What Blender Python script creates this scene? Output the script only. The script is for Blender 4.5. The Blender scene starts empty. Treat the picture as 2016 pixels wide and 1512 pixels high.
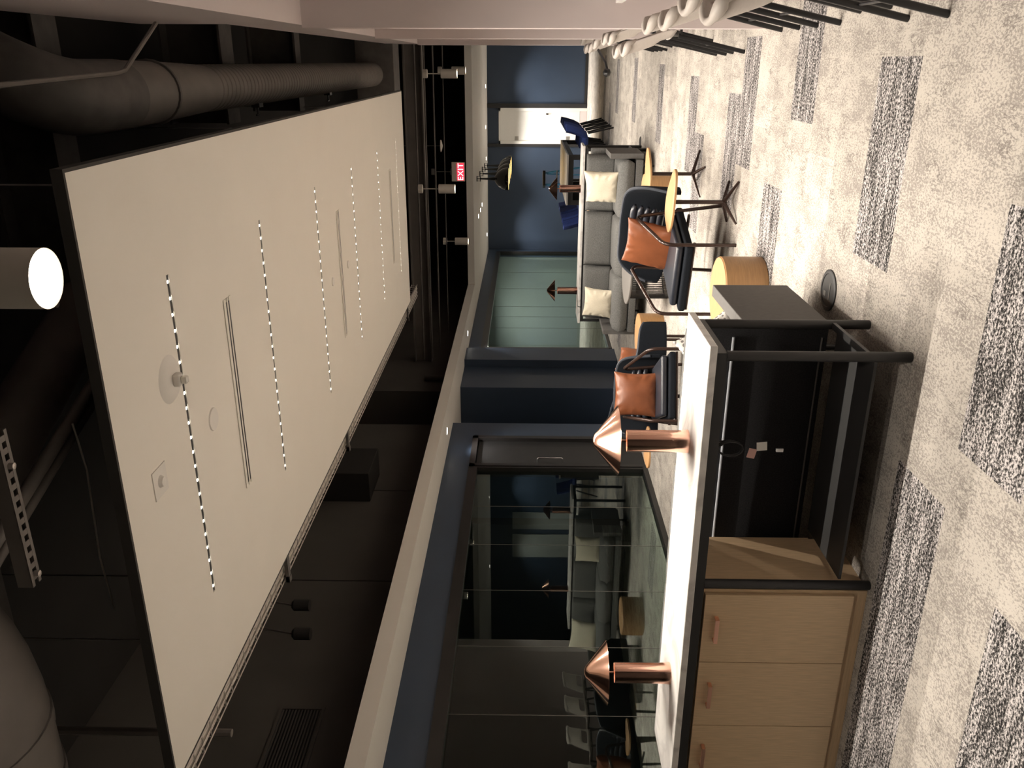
import bpy, bmesh, math, random
from mathutils import Vector, Matrix, noise
random.seed(7)
sc = bpy.context.scene
COL = sc.collection
# ------------------------------------------------------------------ camera (photo held sideways: image left is up)
cam = bpy.data.cameras.new('camera'); co = bpy.data.objects.new('camera', cam); COL.objects.link(co)
cam.sensor_width = 36; cam.lens = 36*1643/2016; cam.clip_start = .02; cam.clip_end = 100
XA = Vector((0.93255283, 0.36094521, 0.00798579)); VA = Vector((0.00219203, 0.01645819, -0.99986215)); WA = Vector((-0.36102688, 0.93244179, 0.01455693))
R = Matrix((VA, XA, -WA)).transposed()
co.matrix_world = Matrix.Translation((0, 0, 1.47)) @ R.to_4x4()
sc.camera = co
sc.view_settings.view_transform = 'Standard'; sc.view_settings.look = 'None'
sc.view_settings.gamma = 1; sc.view_settings.use_curve_mapping = False
sc.view_settings.exposure = 1.25
w = bpy.data.worlds.new('world'); sc.world = w; w.use_nodes = True
w.node_tree.nodes['Background'].inputs[0].default_value = (.9, .85, .8, 1)
w.node_tree.nodes['Background'].inputs[1].default_value = .022
WARM = (1, .90, .785); NEUT = (1, .90, .77)
def area(name, loc, sx, sy, power, spread=130, color=WARM, rot=(0, 0, 0)):
    l = bpy.data.lights.new(name, 'AREA'); l.shape = 'RECTANGLE'; l.size = sx; l.size_y = sy
    l.energy = power; l.color = color; l.spread = math.radians(spread)
    o = bpy.data.objects.new(name, l); COL.objects.link(o); o.location = loc; o.rotation_euler = rot; return o
def spot(name, loc, power, angle=80, blend=.6, color=WARM, radius=.04, rot=(0, 0, 0)):
    l = bpy.data.lights.new(name, 'SPOT'); l.energy = power; l.color = color; l.spot_size = math.radians(angle)
    l.spot_blend = blend; l.shadow_soft_size = radius
    o = bpy.data.objects.new(name, l); COL.objects.link(o); o.location = loc; o.rotation_euler = rot; return o
SLOTY = [3.245, 4.475, 5.73, 6.99, 8.25, 9.46]
for y in SLOTY:                                   # the linear strips in the hanging ceiling panel
    area('slot_light', (-1.55, y, 2.897), 1.46, .010, 23, 130)
# ------------------------------------------------------------------ materials
MATS = {}
def mat(name, col, rough=.6, metal=0, noise_amt=0, noise_scale=20, bump=0, bump_scale=200, emis=None, estr=0, spec=.5, stretch=None, coat=0, sheen=0):
    if name in MATS: return MATS[name]
    m = bpy.data.materials.new(name); m.use_nodes = True; nt = m.node_tree; b = nt.nodes['Principled BSDF']
    b.inputs['Base Color'].default_value = (*col, 1); b.inputs['Roughness'].default_value = rough
    b.inputs['Metallic'].default_value = metal; b.inputs['Specular IOR Level'].default_value = spec
    b.inputs['Coat Weight'].default_value = coat; b.inputs['Sheen Weight'].default_value = sheen
    tc = nt.nodes.new('ShaderNodeTexCoord'); mp = nt.nodes.new('ShaderNodeMapping')
    nt.links.new(tc.outputs['Object'], mp.inputs[0])
    if stretch: mp.inputs['Scale'].default_value = stretch
    n = nt.nodes.new('ShaderNodeTexNoise'); n.inputs['Scale'].default_value = noise_scale; n.inputs['Detail'].default_value = 5
    nt.links.new(mp.outputs[0], n.inputs['Vector'])
    if noise_amt:
        r = nt.nodes.new('ShaderNodeValToRGB')
        lo = [c*(1-noise_amt) for c in col]; hi = [min(1, c*(1+noise_amt)) for c in col]
        r.color_ramp.elements[0].position = .3; r.color_ramp.elements[1].position = .7
        r.color_ramp.elements[0].color = (*lo, 1); r.color_ramp.elements[1].color = (*hi, 1)
        nt.links.new(n.outputs[0], r.inputs[0]); nt.links.new(r.outputs[0], b.inputs['Base Color'])
    if bump:
        n2 = nt.nodes.new('ShaderNodeTexNoise'); n2.inputs['Scale'].default_value = bump_scale
        nt.links.new(mp.outputs[0], n2.inputs['Vector'])
        bu = nt.nodes.new('ShaderNodeBump'); bu.inputs['Strength'].default_value = bump; bu.inputs['Distance'].default_value = .004
        nt.links.new(n2.outputs[0], bu.inputs['Height']); nt.links.new(bu.outputs[0], b.inputs['Normal'])
    if emis:
        b.inputs['Emission Color'].default_value = (*emis, 1); b.inputs['Emission Strength'].default_value = estr
    MATS[name] = m; return m
M_white = mat('white_paint', (.80, .77, .72), .7, noise_amt=.015, noise_scale=3)
M_rose = mat('warm_white_wall', (.70, .62, .615), .7, noise_amt=.02, noise_scale=2)
M_greypanel = mat('grey_cabinet_doors', (.35, .38, .36), .5, noise_amt=.03)
M_panel = mat('panel_white', (.86, .82, .745), .7, noise_amt=.01, noise_scale=3)
M_blue = mat('navy_wall_paint', (.035, .055, .092), .45, noise_amt=.05, noise_scale=3, bump=.05, bump_scale=400)
M_black = mat('black_metal', (.012, .012, .013), .35, noise_amt=.1, noise_scale=8)
M_satin = mat('satin_black', (.02, .02, .021), .5, noise_amt=.1, noise_scale=8)
M_frame = mat('dark_window_frame', (.018, .017, .017), .35, noise_amt=.1, noise_scale=6)
M_plenum = mat('plenum_black_paint', (.024, .0225, .021), .8, noise_amt=.15, noise_scale=2)
M_plwall = mat('upper_wall_dark_grey', (.10, .092, .083), .85, noise_amt=.12, noise_scale=1.5)
M_duct = mat('painted_duct_grey', (.17, .152, .138), .6, noise_amt=.12, noise_scale=5)
M_ductd = mat('painted_steel_dark', (.11, .10, .093), .65, noise_amt=.2, noise_scale=9)
M_edge = mat('panel_edge_dark', (.05, .047, .043), .8, noise_amt=.05)
M_steelw = mat('zinc_wire', (.5, .46, .43), .4, .6, noise_amt=.1)
M_oak = mat('oak_laminate', (.62, .455, .285), .45, noise_amt=.1, noise_scale=14, stretch=(12, 12, .8), spec=.35)
M_oakh = mat('oak_laminate_across', (.60, .43, .265), .45, noise_amt=.1, noise_scale=14, stretch=(.8, 12, 12), spec=.35)
M_oaktop = mat('oak_table_top', (.52, .30, .14), .4, noise_amt=.08, noise_scale=10, stretch=(1, 10, 1))
M_oakdrum = mat('oak_drum_veneer', (.36, .20, .085), .45, noise_amt=.12, noise_scale=10, stretch=(1, 1, 14))
M_copper = mat('polished_copper', (.95, .58, .45), .12, 1)
M_copperh = mat('copper_handle', (.85, .5, .38), .3, 1)
M_copin = mat('shade_inner', (.9, .6, .45), .4, .7)
M_greyfab = mat('grey_sofa_fabric', (.15, .15, .145), .95, noise_amt=.22, noise_scale=90, bump=.5, bump_scale=500, spec=.1)
M_greyarm = mat('grey_arm_panel', (.13, .125, .12), .8, noise_amt=.06, noise_scale=40, spec=.3)
M_charfab = mat('charcoal_fabric', (.025, .025, .027), .95, noise_amt=.3, noise_scale=160, bump=.4, bump_scale=500, spec=.1)
M_cream = mat('cream_knit', (.72, .66, .53), .95, noise_amt=.08, noise_scale=150, bump=1, bump_scale=260, spec=.05)
M_tan = mat('tan_leather', (.20, .066, .028), .36, noise_amt=.12, noise_scale=9, bump=.12, bump_scale=120)
M_navyf = mat('navy_fabric', (.009, .0115, .016), .9, noise_amt=.25, noise_scale=200, bump=.3, bump_scale=600, spec=.15)
M_navyl = mat('navy_leather', (.018, .021, .030), .38, noise_amt=.1, noise_scale=10, bump=.1, bump_scale=150)
M_pipe = mat('navy_piping', (.014, .019, .03), .6, noise_amt=.1)
M_tube = mat('brown_black_tube', (.045, .027, .022), .25, .3, noise_amt=.1)
M_royal = mat('royal_blue_fabric', (.02, .045, .2), .85, noise_amt=.15, noise_scale=60)
M_shell = mat('greige_shell', (.55, .50, .46), .55, noise_amt=.04, noise_scale=12, stretch=(3, 3, 20))
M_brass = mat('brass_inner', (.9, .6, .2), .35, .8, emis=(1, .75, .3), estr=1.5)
M_gloss = mat('gloss_black', (.008, .008, .008), .12)
M_greytop = mat('grey_round_top', (.16, .15, .14), .5, noise_amt=.04)
M_rail = mat('grey_piping', (.35, .37, .4), .4, noise_amt=.1)
M_paper = mat('paper_tag', (.85, .83, .8), .8)
M_pink = mat('pink_tag', (.8, .5, .45), .8)
M_ladder = mat('blue_fibreglass', (.03, .2, .42), .5, noise_amt=.05)
M_alu = mat('aluminium', (.6, .6, .6), .35, .9)
M_fix = mat('white_fixture', (.62, .58, .52), .5, noise_amt=.03)
M_door = mat('white_door_paint', (.85, .84, .80), .5, noise_amt=.01)
M_chrome = mat('chrome', (.8, .8, .8), .12, 1)
def emat(name, col, s): return mat(name, (0, 0, 0), .5, emis=col, estr=s)
M_led = emat('led_lens', (1, .93, .8), 9)
M_lamp = emat('pendant_lens', (1, .86, .66), 14)
M_dl = emat('downlight_lens', (1, .95, .85), 10)
M_red = emat('exit_red', (1, .02, .04), 1.3)
M_redl = emat('exit_letters', (1, .35, .35), 2.2)
def marble():
    m = bpy.data.materials.new('white_marble'); m.use_nodes = True; nt = m.node_tree; b = nt.nodes['Principled BSDF']
    b.inputs['Roughness'].default_value = .3
    tc = nt.nodes.new('ShaderNodeTexCoord'); n = nt.nodes.new('ShaderNodeTexNoise'); n.inputs['Scale'].default_value = 2.2; n.inputs['Detail'].default_value = 9
    n.inputs['Distortion'].default_value = 1.4
    nt.links.new(tc.outputs['Object'], n.inputs['Vector'])
    r = nt.nodes.new('ShaderNodeValToRGB'); e = r.color_ramp.elements
    e[0].position = .42; e[0].color = (.80, .78, .75, 1); e[1].position = .56; e[1].color = (.80, .78, .75, 1)
    x = e.new(.5); x.color = (.60, .58, .56, 1)
    nt.links.new(n.outputs[0], r.inputs[0]); nt.links.new(r.outputs[0], b.inputs['Base Color']); return m
M_marble = marble()
def glassm():
    m = bpy.data.materials.new('tinted_glass'); m.use_nodes = True; nt = m.node_tree; nt.nodes.clear()
    o = nt.nodes.new('ShaderNodeOutputMaterial'); mx = nt.nodes.new('ShaderNodeMixShader'); fr = nt.nodes.new('ShaderNodeFresnel'); fr.inputs[0].default_value = 1.95
    t = nt.nodes.new('ShaderNodeBsdfTransparent'); t.inputs[0].default_value = (.88, .95, .92, 1)
    g = nt.nodes.new('ShaderNodeBsdfGlossy'); g.inputs['Roughness'].default_value = .0; g.inputs['Color'].default_value = (.82, .93, .89, 1)
    ge = nt.nodes.new('ShaderNodeNewGeometry'); inv = nt.nodes.new('ShaderNodeMath'); inv.operation = 'SUBTRACT'; inv.inputs[0].default_value = 1; ml = nt.nodes.new('ShaderNodeMath'); ml.operation = 'MULTIPLY'
    nt.links.new(ge.outputs['Backfacing'], inv.inputs[1]); nt.links.new(inv.outputs[0], ml.inputs[0]); nt.links.new(fr.outputs[0], ml.inputs[1]); nt.links.new(ml.outputs[0], mx.inputs[0]); nt.links.new(t.outputs[0], mx.inputs[1]); nt.links.new(g.outputs[0], mx.inputs[2]); nt.links.new(mx.outputs[0], o.inputs[0])
    return m
M_glass = glassm()
def carpet():
    m = bpy.data.materials.new('carpet_planks'); m.use_nodes = True; nt = m.node_tree; b = nt.nodes['Principled BSDF']; L = nt.links.new
    b.inputs['Roughness'].default_value = .95; b.inputs['Specular IOR Level'].default_value = .1
    tc = nt.nodes.new('ShaderNodeTexCoord'); at = nt.nodes.new('ShaderNodeAttribute'); at.attribute_name = 'tone'
    sep = nt.nodes.new('ShaderNodeSeparateColor'); L(at.outputs['Color'], sep.inputs[0])
    def noise_(scale, detail, rough=.6, stretch=(1, 1, 1), rot=0, dist=0):
        mp = nt.nodes.new('ShaderNodeMapping'); mp.inputs['Scale'].default_value = stretch; mp.inputs['Rotation'].default_value = (0, 0, rot)
        L(tc.outputs['Object'], mp.inputs[0]); n = nt.nodes.new('ShaderNodeTexNoise'); n.inputs['Scale'].default_value = scale
        n.inputs['Detail'].default_value = detail; n.inputs['Roughness'].default_value = rough; n.inputs['Distortion'].default_value = dist
        L(mp.outputs[0], n.inputs['Vector']); return n.outputs[0]
    def ramp(v, stops):
        r = nt.nodes.new('ShaderNodeValToRGB'); e = r.color_ramp.elements
        e[0].position, c = stops[0][0], stops[0][1]; e[0].color = (c, c, c, 1); e[1].position, c = stops[-1][0], stops[-1][1]; e[1].color = (c, c, c, 1)
        for p, c in stops[1:-1]: x = e.new(p); x.color = (c, c, c, 1)
        L(v, r.inputs[0]); return r.outputs[0]
    def mix(f, a, bb, mode='MIX'):
        x = nt.nodes.new('ShaderNodeMix'); x.data_type = 'RGBA'; x.blend_type = mode
        for i, v in ((0, f), (6, a), (7, bb)):
            if hasattr(v, 'is_output'): L(v, x.inputs[i])
            elif i == 0: x.inputs[0].default_value = v
            else: x.inputs[i].default_value = (*v, 1)
        return x.outputs[2]
    fine = noise_(120, 3, .75, (1, .6, 1))                      # light planks: fine brownish flecks
    patch = noise_(7, 6, .75, (1, .5, 1))                       # where the flecks gather
    mul = nt.nodes.new('ShaderNodeMath'); mul.operation = 'ADD'
    s1 = nt.nodes.new('ShaderNodeMath'); s1.operation = 'MULTIPLY'; s1.inputs[1].default_value = .62; L(patch, s1.inputs[0])
    L(fine, mul.inputs[0]); L(s1.outputs[0], mul.inputs[1])
    fl = ramp(mul.outputs[0], [(.79, 0), (.85, .8), (.95, 1)])
    light = mix(fl, (.58, .54, .485), (.33, .30, .275))
    crk = noise_(3.0, 9, .72, (3.2, .8, 1), .5, .6)
    cr = ramp(crk, [(.486, 0), (.497, 1), (.503, 1), (.514, 0)])
    pm = ramp(noise_(5, 2), [(.50, 0), (.60, .95)])
    crm = nt.nodes.new('ShaderNodeMath'); crm.operation = 'MULTIPLY'; L(cr, crm.inputs[0]); L(pm, crm.inputs[1])
    light = mix(crm.outputs[0], light, (.19, .17, .155))
    bl = ramp(noise_(17, 6, .7, (1.5, .55, 1), .35), [(.63, 0), (.70, .65)])
    light = mix(bl, light, (.27, .245, .225))
    light = mix(1.0, light, ramp(sep.outputs[1], [(0, .84), (1, 1.04)]), 'MULTIPLY')
    sp = noise_(95, 3, .75, (.85, 1.1, 1)); sp2 = noise_(11, 3, .6, (.35, 2.2, 1))
    ad = nt.nodes.new('ShaderNodeMath'); ad.operation = 'ADD'; s2 = nt.nodes.new('ShaderNodeMath'); s2.operation = 'MULTIPLY'; s2.inputs[1].default_value = .35
    L(sp2, s2.inputs[0]); L(sp, ad.inputs[0]); L(s2.outputs[0], ad.inputs[1])
    dk = ramp(ad.outputs[0], [(.59, .02), (.655, .10), (.70, .27), (.77, .62)])
    dark = mix(1.0, dk, (1.0, .94, .92), 'MULTIPLY')
    fin = mix(sep.outputs[0], light, dark)
    L(fin, b.inputs['Base Color'])
    bu = nt.nodes.new('ShaderNodeBump'); bu.inputs['Strength'].default_value = .25; bu.inputs['Distance'].default_value = .003
    L(fine, bu.inputs['Height']); L(bu.outputs[0], b.inputs['Normal']); return m
M_carpet = carpet()
def dots():
    m = bpy.data.materials.new('dotted_pillow_cloth'); m.use_nodes = True; nt = m.node_tree; b = nt.nodes['Principled BSDF']; b.inputs['Roughness'].default_value = .9
    tc = nt.nodes.new('ShaderNodeTexCoord'); v = nt.nodes.new('ShaderNodeTexVoronoi'); v.inputs['Scale'].default_value = 38; v.inputs['Randomness'].default_value = 0
    L = nt.links.new; L(tc.outputs['Object'], v.inputs['Vector']); r = nt.nodes.new('ShaderNodeValToRGB')
    r.color_ramp.elements[0].position = .36; r.color_ramp.elements[0].color = (.22, .2, .19, 1); r.color_ramp.elements[1].position = .42; r.color_ramp.elements[1].color = (.78, .75, .7, 1)
    L(v.outputs['Distance'], r.inputs[0]); L(r.outputs[0], b.inputs['Base Color']); return m
M_dots = dots()
# ------------------------------------------------------------------ mesh helpers
def obj(name, bm, m, parent=None, smooth=False):
    me = bpy.data.meshes.new(name); bmesh.ops.recalc_face_normals(bm, faces=bm.faces[:]); bm.to_mesh(me); bm.free()
    if m: me.materials.append(m)
    if smooth:
        for p in me.polygons: p.use_smooth = True
        if smooth != 'all': me.set_sharp_from_angle(angle=math.radians(38))
    o = bpy.data.objects.new(name, me); COL.objects.link(o)
    if parent: o.parent = parent
    return o
def box(bm, x0, x1, y0, y1, z0, z1, bevel=0):
    r = bmesh.ops.create_cube(bm, size=1); vs = r['verts']
    bmesh.ops.scale(bm, vec=(x1-x0, y1-y0, z1-z0), verts=vs)
    bmesh.ops.translate(bm, vec=((x0+x1)/2, (y0+y1)/2, (z0+z1)/2), verts=vs)
    if bevel:
        es = list({e for v in vs for e in v.link_edges})
        bmesh.ops.bevel(bm, geom=es, offset=bevel, segments=3, affect='EDGES', profile=.5)
    return bm
def B(*a, **k): return box(bmesh.new(), *a, **k)
def tube(bm, pts, r, n=10, closed_caps=True):
    pts = [Vector(p) for p in pts]; rr = r if isinstance(r, (list, tuple)) else [r]*len(pts)
    rings = []; T0 = (pts[1]-pts[0]).normalized()
    up = Vector((0, 0, 1)) if abs(T0.z) < .9 else Vector((1, 0, 0))
    N = T0.cross(up).normalized()
    for i, p in enumerate(pts):
        if i == 0: T = T0
        elif i == len(pts)-1: T = (pts[-1]-pts[-2]).normalized()
        else: T = ((pts[i]-pts[i-1]).normalized()+(pts[i+1]-pts[i]).normalized()).normalized()
        N = (N - T*N.dot(T)).normalized(); Bn = T.cross(N)
        rings.append([bm.verts.new(p+(N*math.cos(a)+Bn*math.sin(a))*rr[i]) for a in [2*math.pi*k/n for k in range(n)]])
    for a, b in zip(rings, rings[1:]):
        for k in range(n): bm.faces.new((a[k], a[(k+1) % n], b[(k+1) % n], b[k]))
    if closed_caps: bm.faces.new(rings[0][::-1]); bm.faces.new(rings[-1])
    return bm
def rounded(pts, rad=.06, n=5):
    pts = [Vector(p) for p in pts]; out = [pts[0]]
    for a, p, b in zip(pts, pts[1:], pts[2:]):
        d1 = (a-p); d2 = (b-p); r = min(rad, d1.length*.45, d2.length*.45); s = p+d1.normalized()*r; e = p+d2.normalized()*r
        for k in range(n+1):
            t = k/n; out.append(s*(1-t)**2+p*2*t*(1-t)+e*t*t)
    out.append(pts[-1]); return out
def lathe(bm, prof, n=32, cx=0, cy=0, cap=True):
    rings = []
    for r, z in prof: rings.append([bm.verts.new((cx+r*math.cos(2*math.pi*k/n), cy+r*math.sin(2*math.pi*k/n), z)) for k in range(n)])
    for a, b in zip(rings, rings[1:]):
        for k in range(n): bm.faces.new((a[k], a[(k+1) % n], b[(k+1) % n], b[k]))
    if cap:
        if prof[0][0] > 1e-4: bm.faces.new(rings[0][::-1])
        if prof[-1][0] > 1e-4: bm.faces.new(rings[-1])
    return bm
def prism(bm, poly, z0, z1):
    a = [bm.verts.new((x, y, z0)) for x, y in poly]; b = [bm.verts.new((x, y, z1)) for x, y in poly]; n = len(poly)
    for i in range(n): bm.faces.new((a[i], a[(i+1) % n], b[(i+1) % n], b[i]))
    bm.faces.new(a[::-1]); bm.faces.new(b); return bm
def bevmod(o, wd=.004, seg=2):
    md = o.modifiers.new('bevel', 'BEVEL'); md.width = wd; md.segments = seg; md.limit_method = 'ANGLE'; return o
def tag(o, label, cat, group=None, kind=None):
    o['label'] = label; o['category'] = cat
    if group: o['group'] = group
    if kind: o['kind'] = kind
    return o
def struct(name, bm, m, parent=None, smooth=False):
    o = obj(name, bm, m, parent, smooth)
    if not parent: o['kind'] = 'structure'
    return o
def thing(name, label, cat, loc=(0, 0, 0), rotz=0, group=None):
    o = bpy.data.objects.new(name, None); COL.objects.link(o); o.location = loc; o.rotation_euler = (0, 0, rotz)
    o.empty_display_size = .1; return tag(o, label, cat, group)
def dup(root, loc, rotz=None, label=None, group=None):
    r = root.copy(); COL.objects.link(r); r.location = loc
    if rotz is not None: r.rotation_euler = (0, 0, rotz)
    if label: r['label'] = label
    if group: r['group'] = group
    for ch in list(root.children):
        c = ch.copy(); COL.objects.link(c); c.parent = r
        for g in ch.children: d = g.copy(); COL.objects.link(d); d.parent = c
    return r
# ------------------------------------------------------------------ floor of carpet planks
def make_floor():
    bm = bmesh.new(); lay = bm.loops.layers.color.new('tone'); H = .385; Ln = .82; rnd = random.Random(3)
    darks = {}                                  # row -> x of right end of each dark plank
    for row, xs in {0: [.02], 3: [.52], 4: [-.69], 7: [-.21], 6: [.15], -3: [-.40], -2: [-1.45, -2.27], -4: [-1.58, -2.4], 11: [-.12], 10: [-.57], 16: [-.03], 22: [.04], 28: [.03, -1.6], 31: [-.68], -6: [-.5], 19: [-2.6], 25: [-1.4], 34: [.1, -.72]}.items(): darks[row] = xs
    for row in range(-14, 52):
        y0 = 3.35+row*H; y1 = y0+H
        off = darks[row][0] % Ln if row in darks else rnd.random()*Ln
        k = -13
        while True:
            x0 = k*Ln+off; x1 = x0+Ln; k += 1
            if x0 > 9.5: break
            v = [bm.verts.new(p) for p in ((x0, y0, 0), (x1, y0, 0), (x1, y1, 0), (x0, y1, 0))]; f = bm.faces.new(v)
            d = row in darks and any(abs(x1-q) < .05 for q in darks[row])
            if row not in darks and (x0 < -3.4 or x0 > .5) and rnd.random() < .12: d = True
            t = (1.0 if d else 0.0, rnd.random(), 0, 1)
            for l in f.loops: l[lay] = t
    return struct('floor', bm, M_carpet)
make_floor()
# ------------------------------------------------------------------ room shell
BY = 21.3
struct('wall_back', B(-4.53, 9.5, BY, BY+.15, 0, 2.6), M_blue)
struct('wall_back_upper', B(-5, 9.5, BY, BY+.15, 2.6, 4.7), M_plenum)
struct('ceiling', B(-9, 9.6, -2, 21.6, 4.7, 4.8), M_plenum)
struct('wall_front', B(-9, 9.5, -1.6, -1.5, 0, 4.7), M_plenum)
struct('wall_conference', B(-8.2, -8.1, -1.5, 21.3, 0, 4.7), M_plenum)
# left wall: piers and header of navy paint
bm = bmesh.new()
box(bm, -4.68, -4.53, -1.5, 10.24, 2.12, 2.42); box(bm, -4.68, -4.53, 9.75, 10.24, 0, 2.12)
box(bm, -4.68, -4.53, 11.55, 12.45, 0, 2.42); box(bm, -4.68, -4.41, 12.45, 13.03, 0, 2.42)
box(bm, -4.68, -4.53, 13.03, 21.3, 2.2, 2.42); box(bm, -4.68, -4.53, 21.12, 21.3, 0, 2.2); box(bm, -4.68, -4.53, 13.03, 13.3, 0, 2.2)
box(bm, -5.9, -4.68, 11.55, 11.7, 0, 2.42); box(bm, -5.9, -4.68, 10.1, 10.24, 0, 2.42)
struct('wall_left', bm, M_blue)
bm = bmesh.new(); box(bm, -6.0, -5.9, 10.1, 11.7, 0, 2.42); struct('wall_alcove', bm, M_plenum)
# soffit
bm = bmesh.new()
prism(bm, [(-5.9, -1.5), (-4.03, -1.5), (-3.95, 15.4), (.2, 15.4), (9.5, 15.4), (9.5, 21.3), (-5.9, 21.3)], 2.42, 2.545)
struct('ceiling_soffit', bm, M_white)
# dark upper wall over the soffit
bm = bmesh.new(); box(bm, -4.75, -4.6, -1.5, 6.67, 2.545, 4.7); box(bm, -4.75, -4.6, 6.69, 8.45, 2.545, 4.7); box(bm, -4.75, -4.6, 8.47, 10.33, 2.545, 4.7)
box(bm, -4.75, -4.62, 6.6, 8.5, 2.545, 4.7)
box(bm, -4.75, -4.6, 11.55, 21.3, 2.545, 4.7); box(bm, -6.2, -6.1, 10.3, 11.6, 2.545, 4.7); box(bm, -6.1, -4.75, 11.55, 11.65, 2.545, 4.7)
struct('wall_left_upper', bm, M_plwall)
g = thing('return_air_grille', 'dark louvred return grille in the upper left wall', 'vent', (-4.6, 4.4, 3.13))
bm = bmesh.new(); box(bm, 0, .02, -.65, .65, -.17, -.15); box(bm, 0, .02, -.65, .65, .15, .17); box(bm, 0, .02, .62, .65, -.15, .15); box(bm, 0, .02, -.65, -.62, -.15, .15)
obj('grille_frame', bm, M_plwall, g)
bm = bmesh.new()
for i in range(13): box(bm, 0.001, .012, -.62, .62, -.145+i*.0235, -.145+i*.0235+.009)
obj('louvre', bm, M_plwall, g); obj('backing', B(0, .001, -.62, .62, -.15, .15), M_black, g)
g.location.y = 4.36
tag(obj('junction_box', B(-4.6, -4.25, 8.2, 8.85, 3.18, 3.9, bevel=.006), M_plenum), 'dark square duct box on the upper left wall above the soffit', 'duct box')
tag(obj('wall_pipe', tube(bmesh.new(), [(-4.56, 12.0, 2.55), (-4.56, 12.0, 3.0)], .05, 12), M_plwall, smooth=True), 'dark short vertical pipe on the upper left wall beyond the recess', 'pipe')
# ------------------------------------------------------------------ glazing, left wall
def glazing(name, y0, y1, ztop, joints, extra=()):
    f = bmesh.new()
    box(f, -4.60, -4.50, y0, y1, ztop-.05, ztop+.0); box(f, -4.62, -4.505, y0, y1, ztop, ztop+.055)
    box(f, -4.60, -4.49, y0, y1, 0, .055); box(f, -4.60, -4.50, y1-.05, y1, .055, ztop-.05); box(f, -4.60, -4.50, y0, y0+.05, .055, ztop-.05)
    for a, b in extra: box(f, -4.60, -4.495, a, b, .055, ztop-.05)
    o = struct(name, f, M_frame)
    ys = [y0+.05]+joints+[y1-.05]
    for a, b in zip(ys, ys[1:]):
        if b-a < .3: continue
        p = obj('pane', B(-4.5475, -4.5465, a+.002, b-.002, .055, ztop-.05), M_glass, o)
        if b < y1-.06: obj('pane_joint', B(-4.549, -4.545, b-.0022, b+.0022, .055, ztop-.05), M_greytop, o)
    return o
glazing('window_1', -1.4, 8.92, 2.07, [0.3, 1.8, 3.35, 4.12, 4.91, 5.69, 6.48, 7.26, 8.03])
glazing('window_2', 13.3, 20.95, 2.15, [14.58, 15.3, 16.0, 17.4, 18.87])
d = struct('door_1', B(-4.58, -4.535, 8.97, 9.68, .01, 2.04, bevel=.003), M_satin)
bm = bmesh.new(); box(bm, -4.64, -4.49, 9.68, 9.76, 0, 2.12); box(bm, -4.64, -4.49, 8.91, 8.97, 0, 2.12); box(bm, -4.64, -4.49, 8.91, 9.76, 2.05, 2.12)
obj('door_frame', bm, M_frame, d)
h = obj('door_handle', tube(bmesh.new(), rounded([(-4.535, 9.1, 1.0), (-4.48, 9.1, 1.0), (-4.48, 9.1, 1.3), (-4.535, 9.1, 1.3)], .02), .01), M_chrome, d, smooth=True)
# things seen through / in the dark conference room
t = thing('projector', 'small white projector mounted high behind the far glass wall', 'projector', (-5.3, 14.6, 2.16))
obj('body', B(-.16, .16, -.13, .13, -.06, .06, bevel=.015), M_fix, t); obj('lens', lathe(bmesh.new(), [(.05, -.01), (.05, .02), (.035, .022)], 20), M_black, t, smooth=True)
t.children[1].rotation_euler = (0, math.pi/2, 0); t.children[1].location = (.16, .05, 0)
obj('mount', tube(bmesh.new(), [(0, 0, .06), (0, 0, .26)], .012), M_black, t)
struct('wall_far_room', B(-8.1, -4.68, 21.15, 21.3, 0, 2.42), mat('pale_green_grey_wall', (.42, .47, .44), .7, noise_amt=.03))
area('far_room_light', (-6.2, 19.9, 2.38), .6, .3, 13, 170, (1, .98, .93))
struct('ceiling_conference', B(-8.1, -5.9, -1.5, 21.3, 2.42, 2.5), M_plenum)
# ------------------------------------------------------------------ back wall door and blue panels
d = struct('door_2', B(-1.83, -1.13, BY-.03, BY-.001, .17, 2.10, bevel=.003), M_door)
bm = bmesh.new(); box(bm, -1.13, -1.06, BY-.06, BY, 0, 2.14); box(bm, -1.90, -1.83, BY-.06, BY, 0, 2.14); box(bm, -1.90, -1.06, BY-.06, BY, 2.10, 2.14)
obj('door_frame', bm, M_door, d)
obj('door_bottom_rail', B(-1.83, -1.13, BY-.028, BY-.001, .005, .165), M_rose, d)
obj('door_knob', lathe(bmesh.new(), [(.001, .0), (.018, .002), (.02, .03), (.018, .06), (.001, .062)], 14), M_brass if 0 else M_tube, d, smooth=True).location = (-1.2, BY-.06, .93)
for z in (.45, 1.7): obj('hinge', B(-1.82, -1.72, BY-.034, BY-.03, z-.045, z+.045), M_alu, d)
t = struct('trim_1', B(-1.06, -.96, BY-.07, BY, 0, 2.42), M_satin)
struct('trim_2', B(-1.97, -1.90, BY-.06, BY, 0, 2.42), M_satin)
struct('trim_3', B(-.96, 9.5, BY-.03, BY, 0, .07), M_satin)
struct('trim_4', B(-4.5, -1.97, BY-.03, BY, 0, .07), M_satin)
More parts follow.
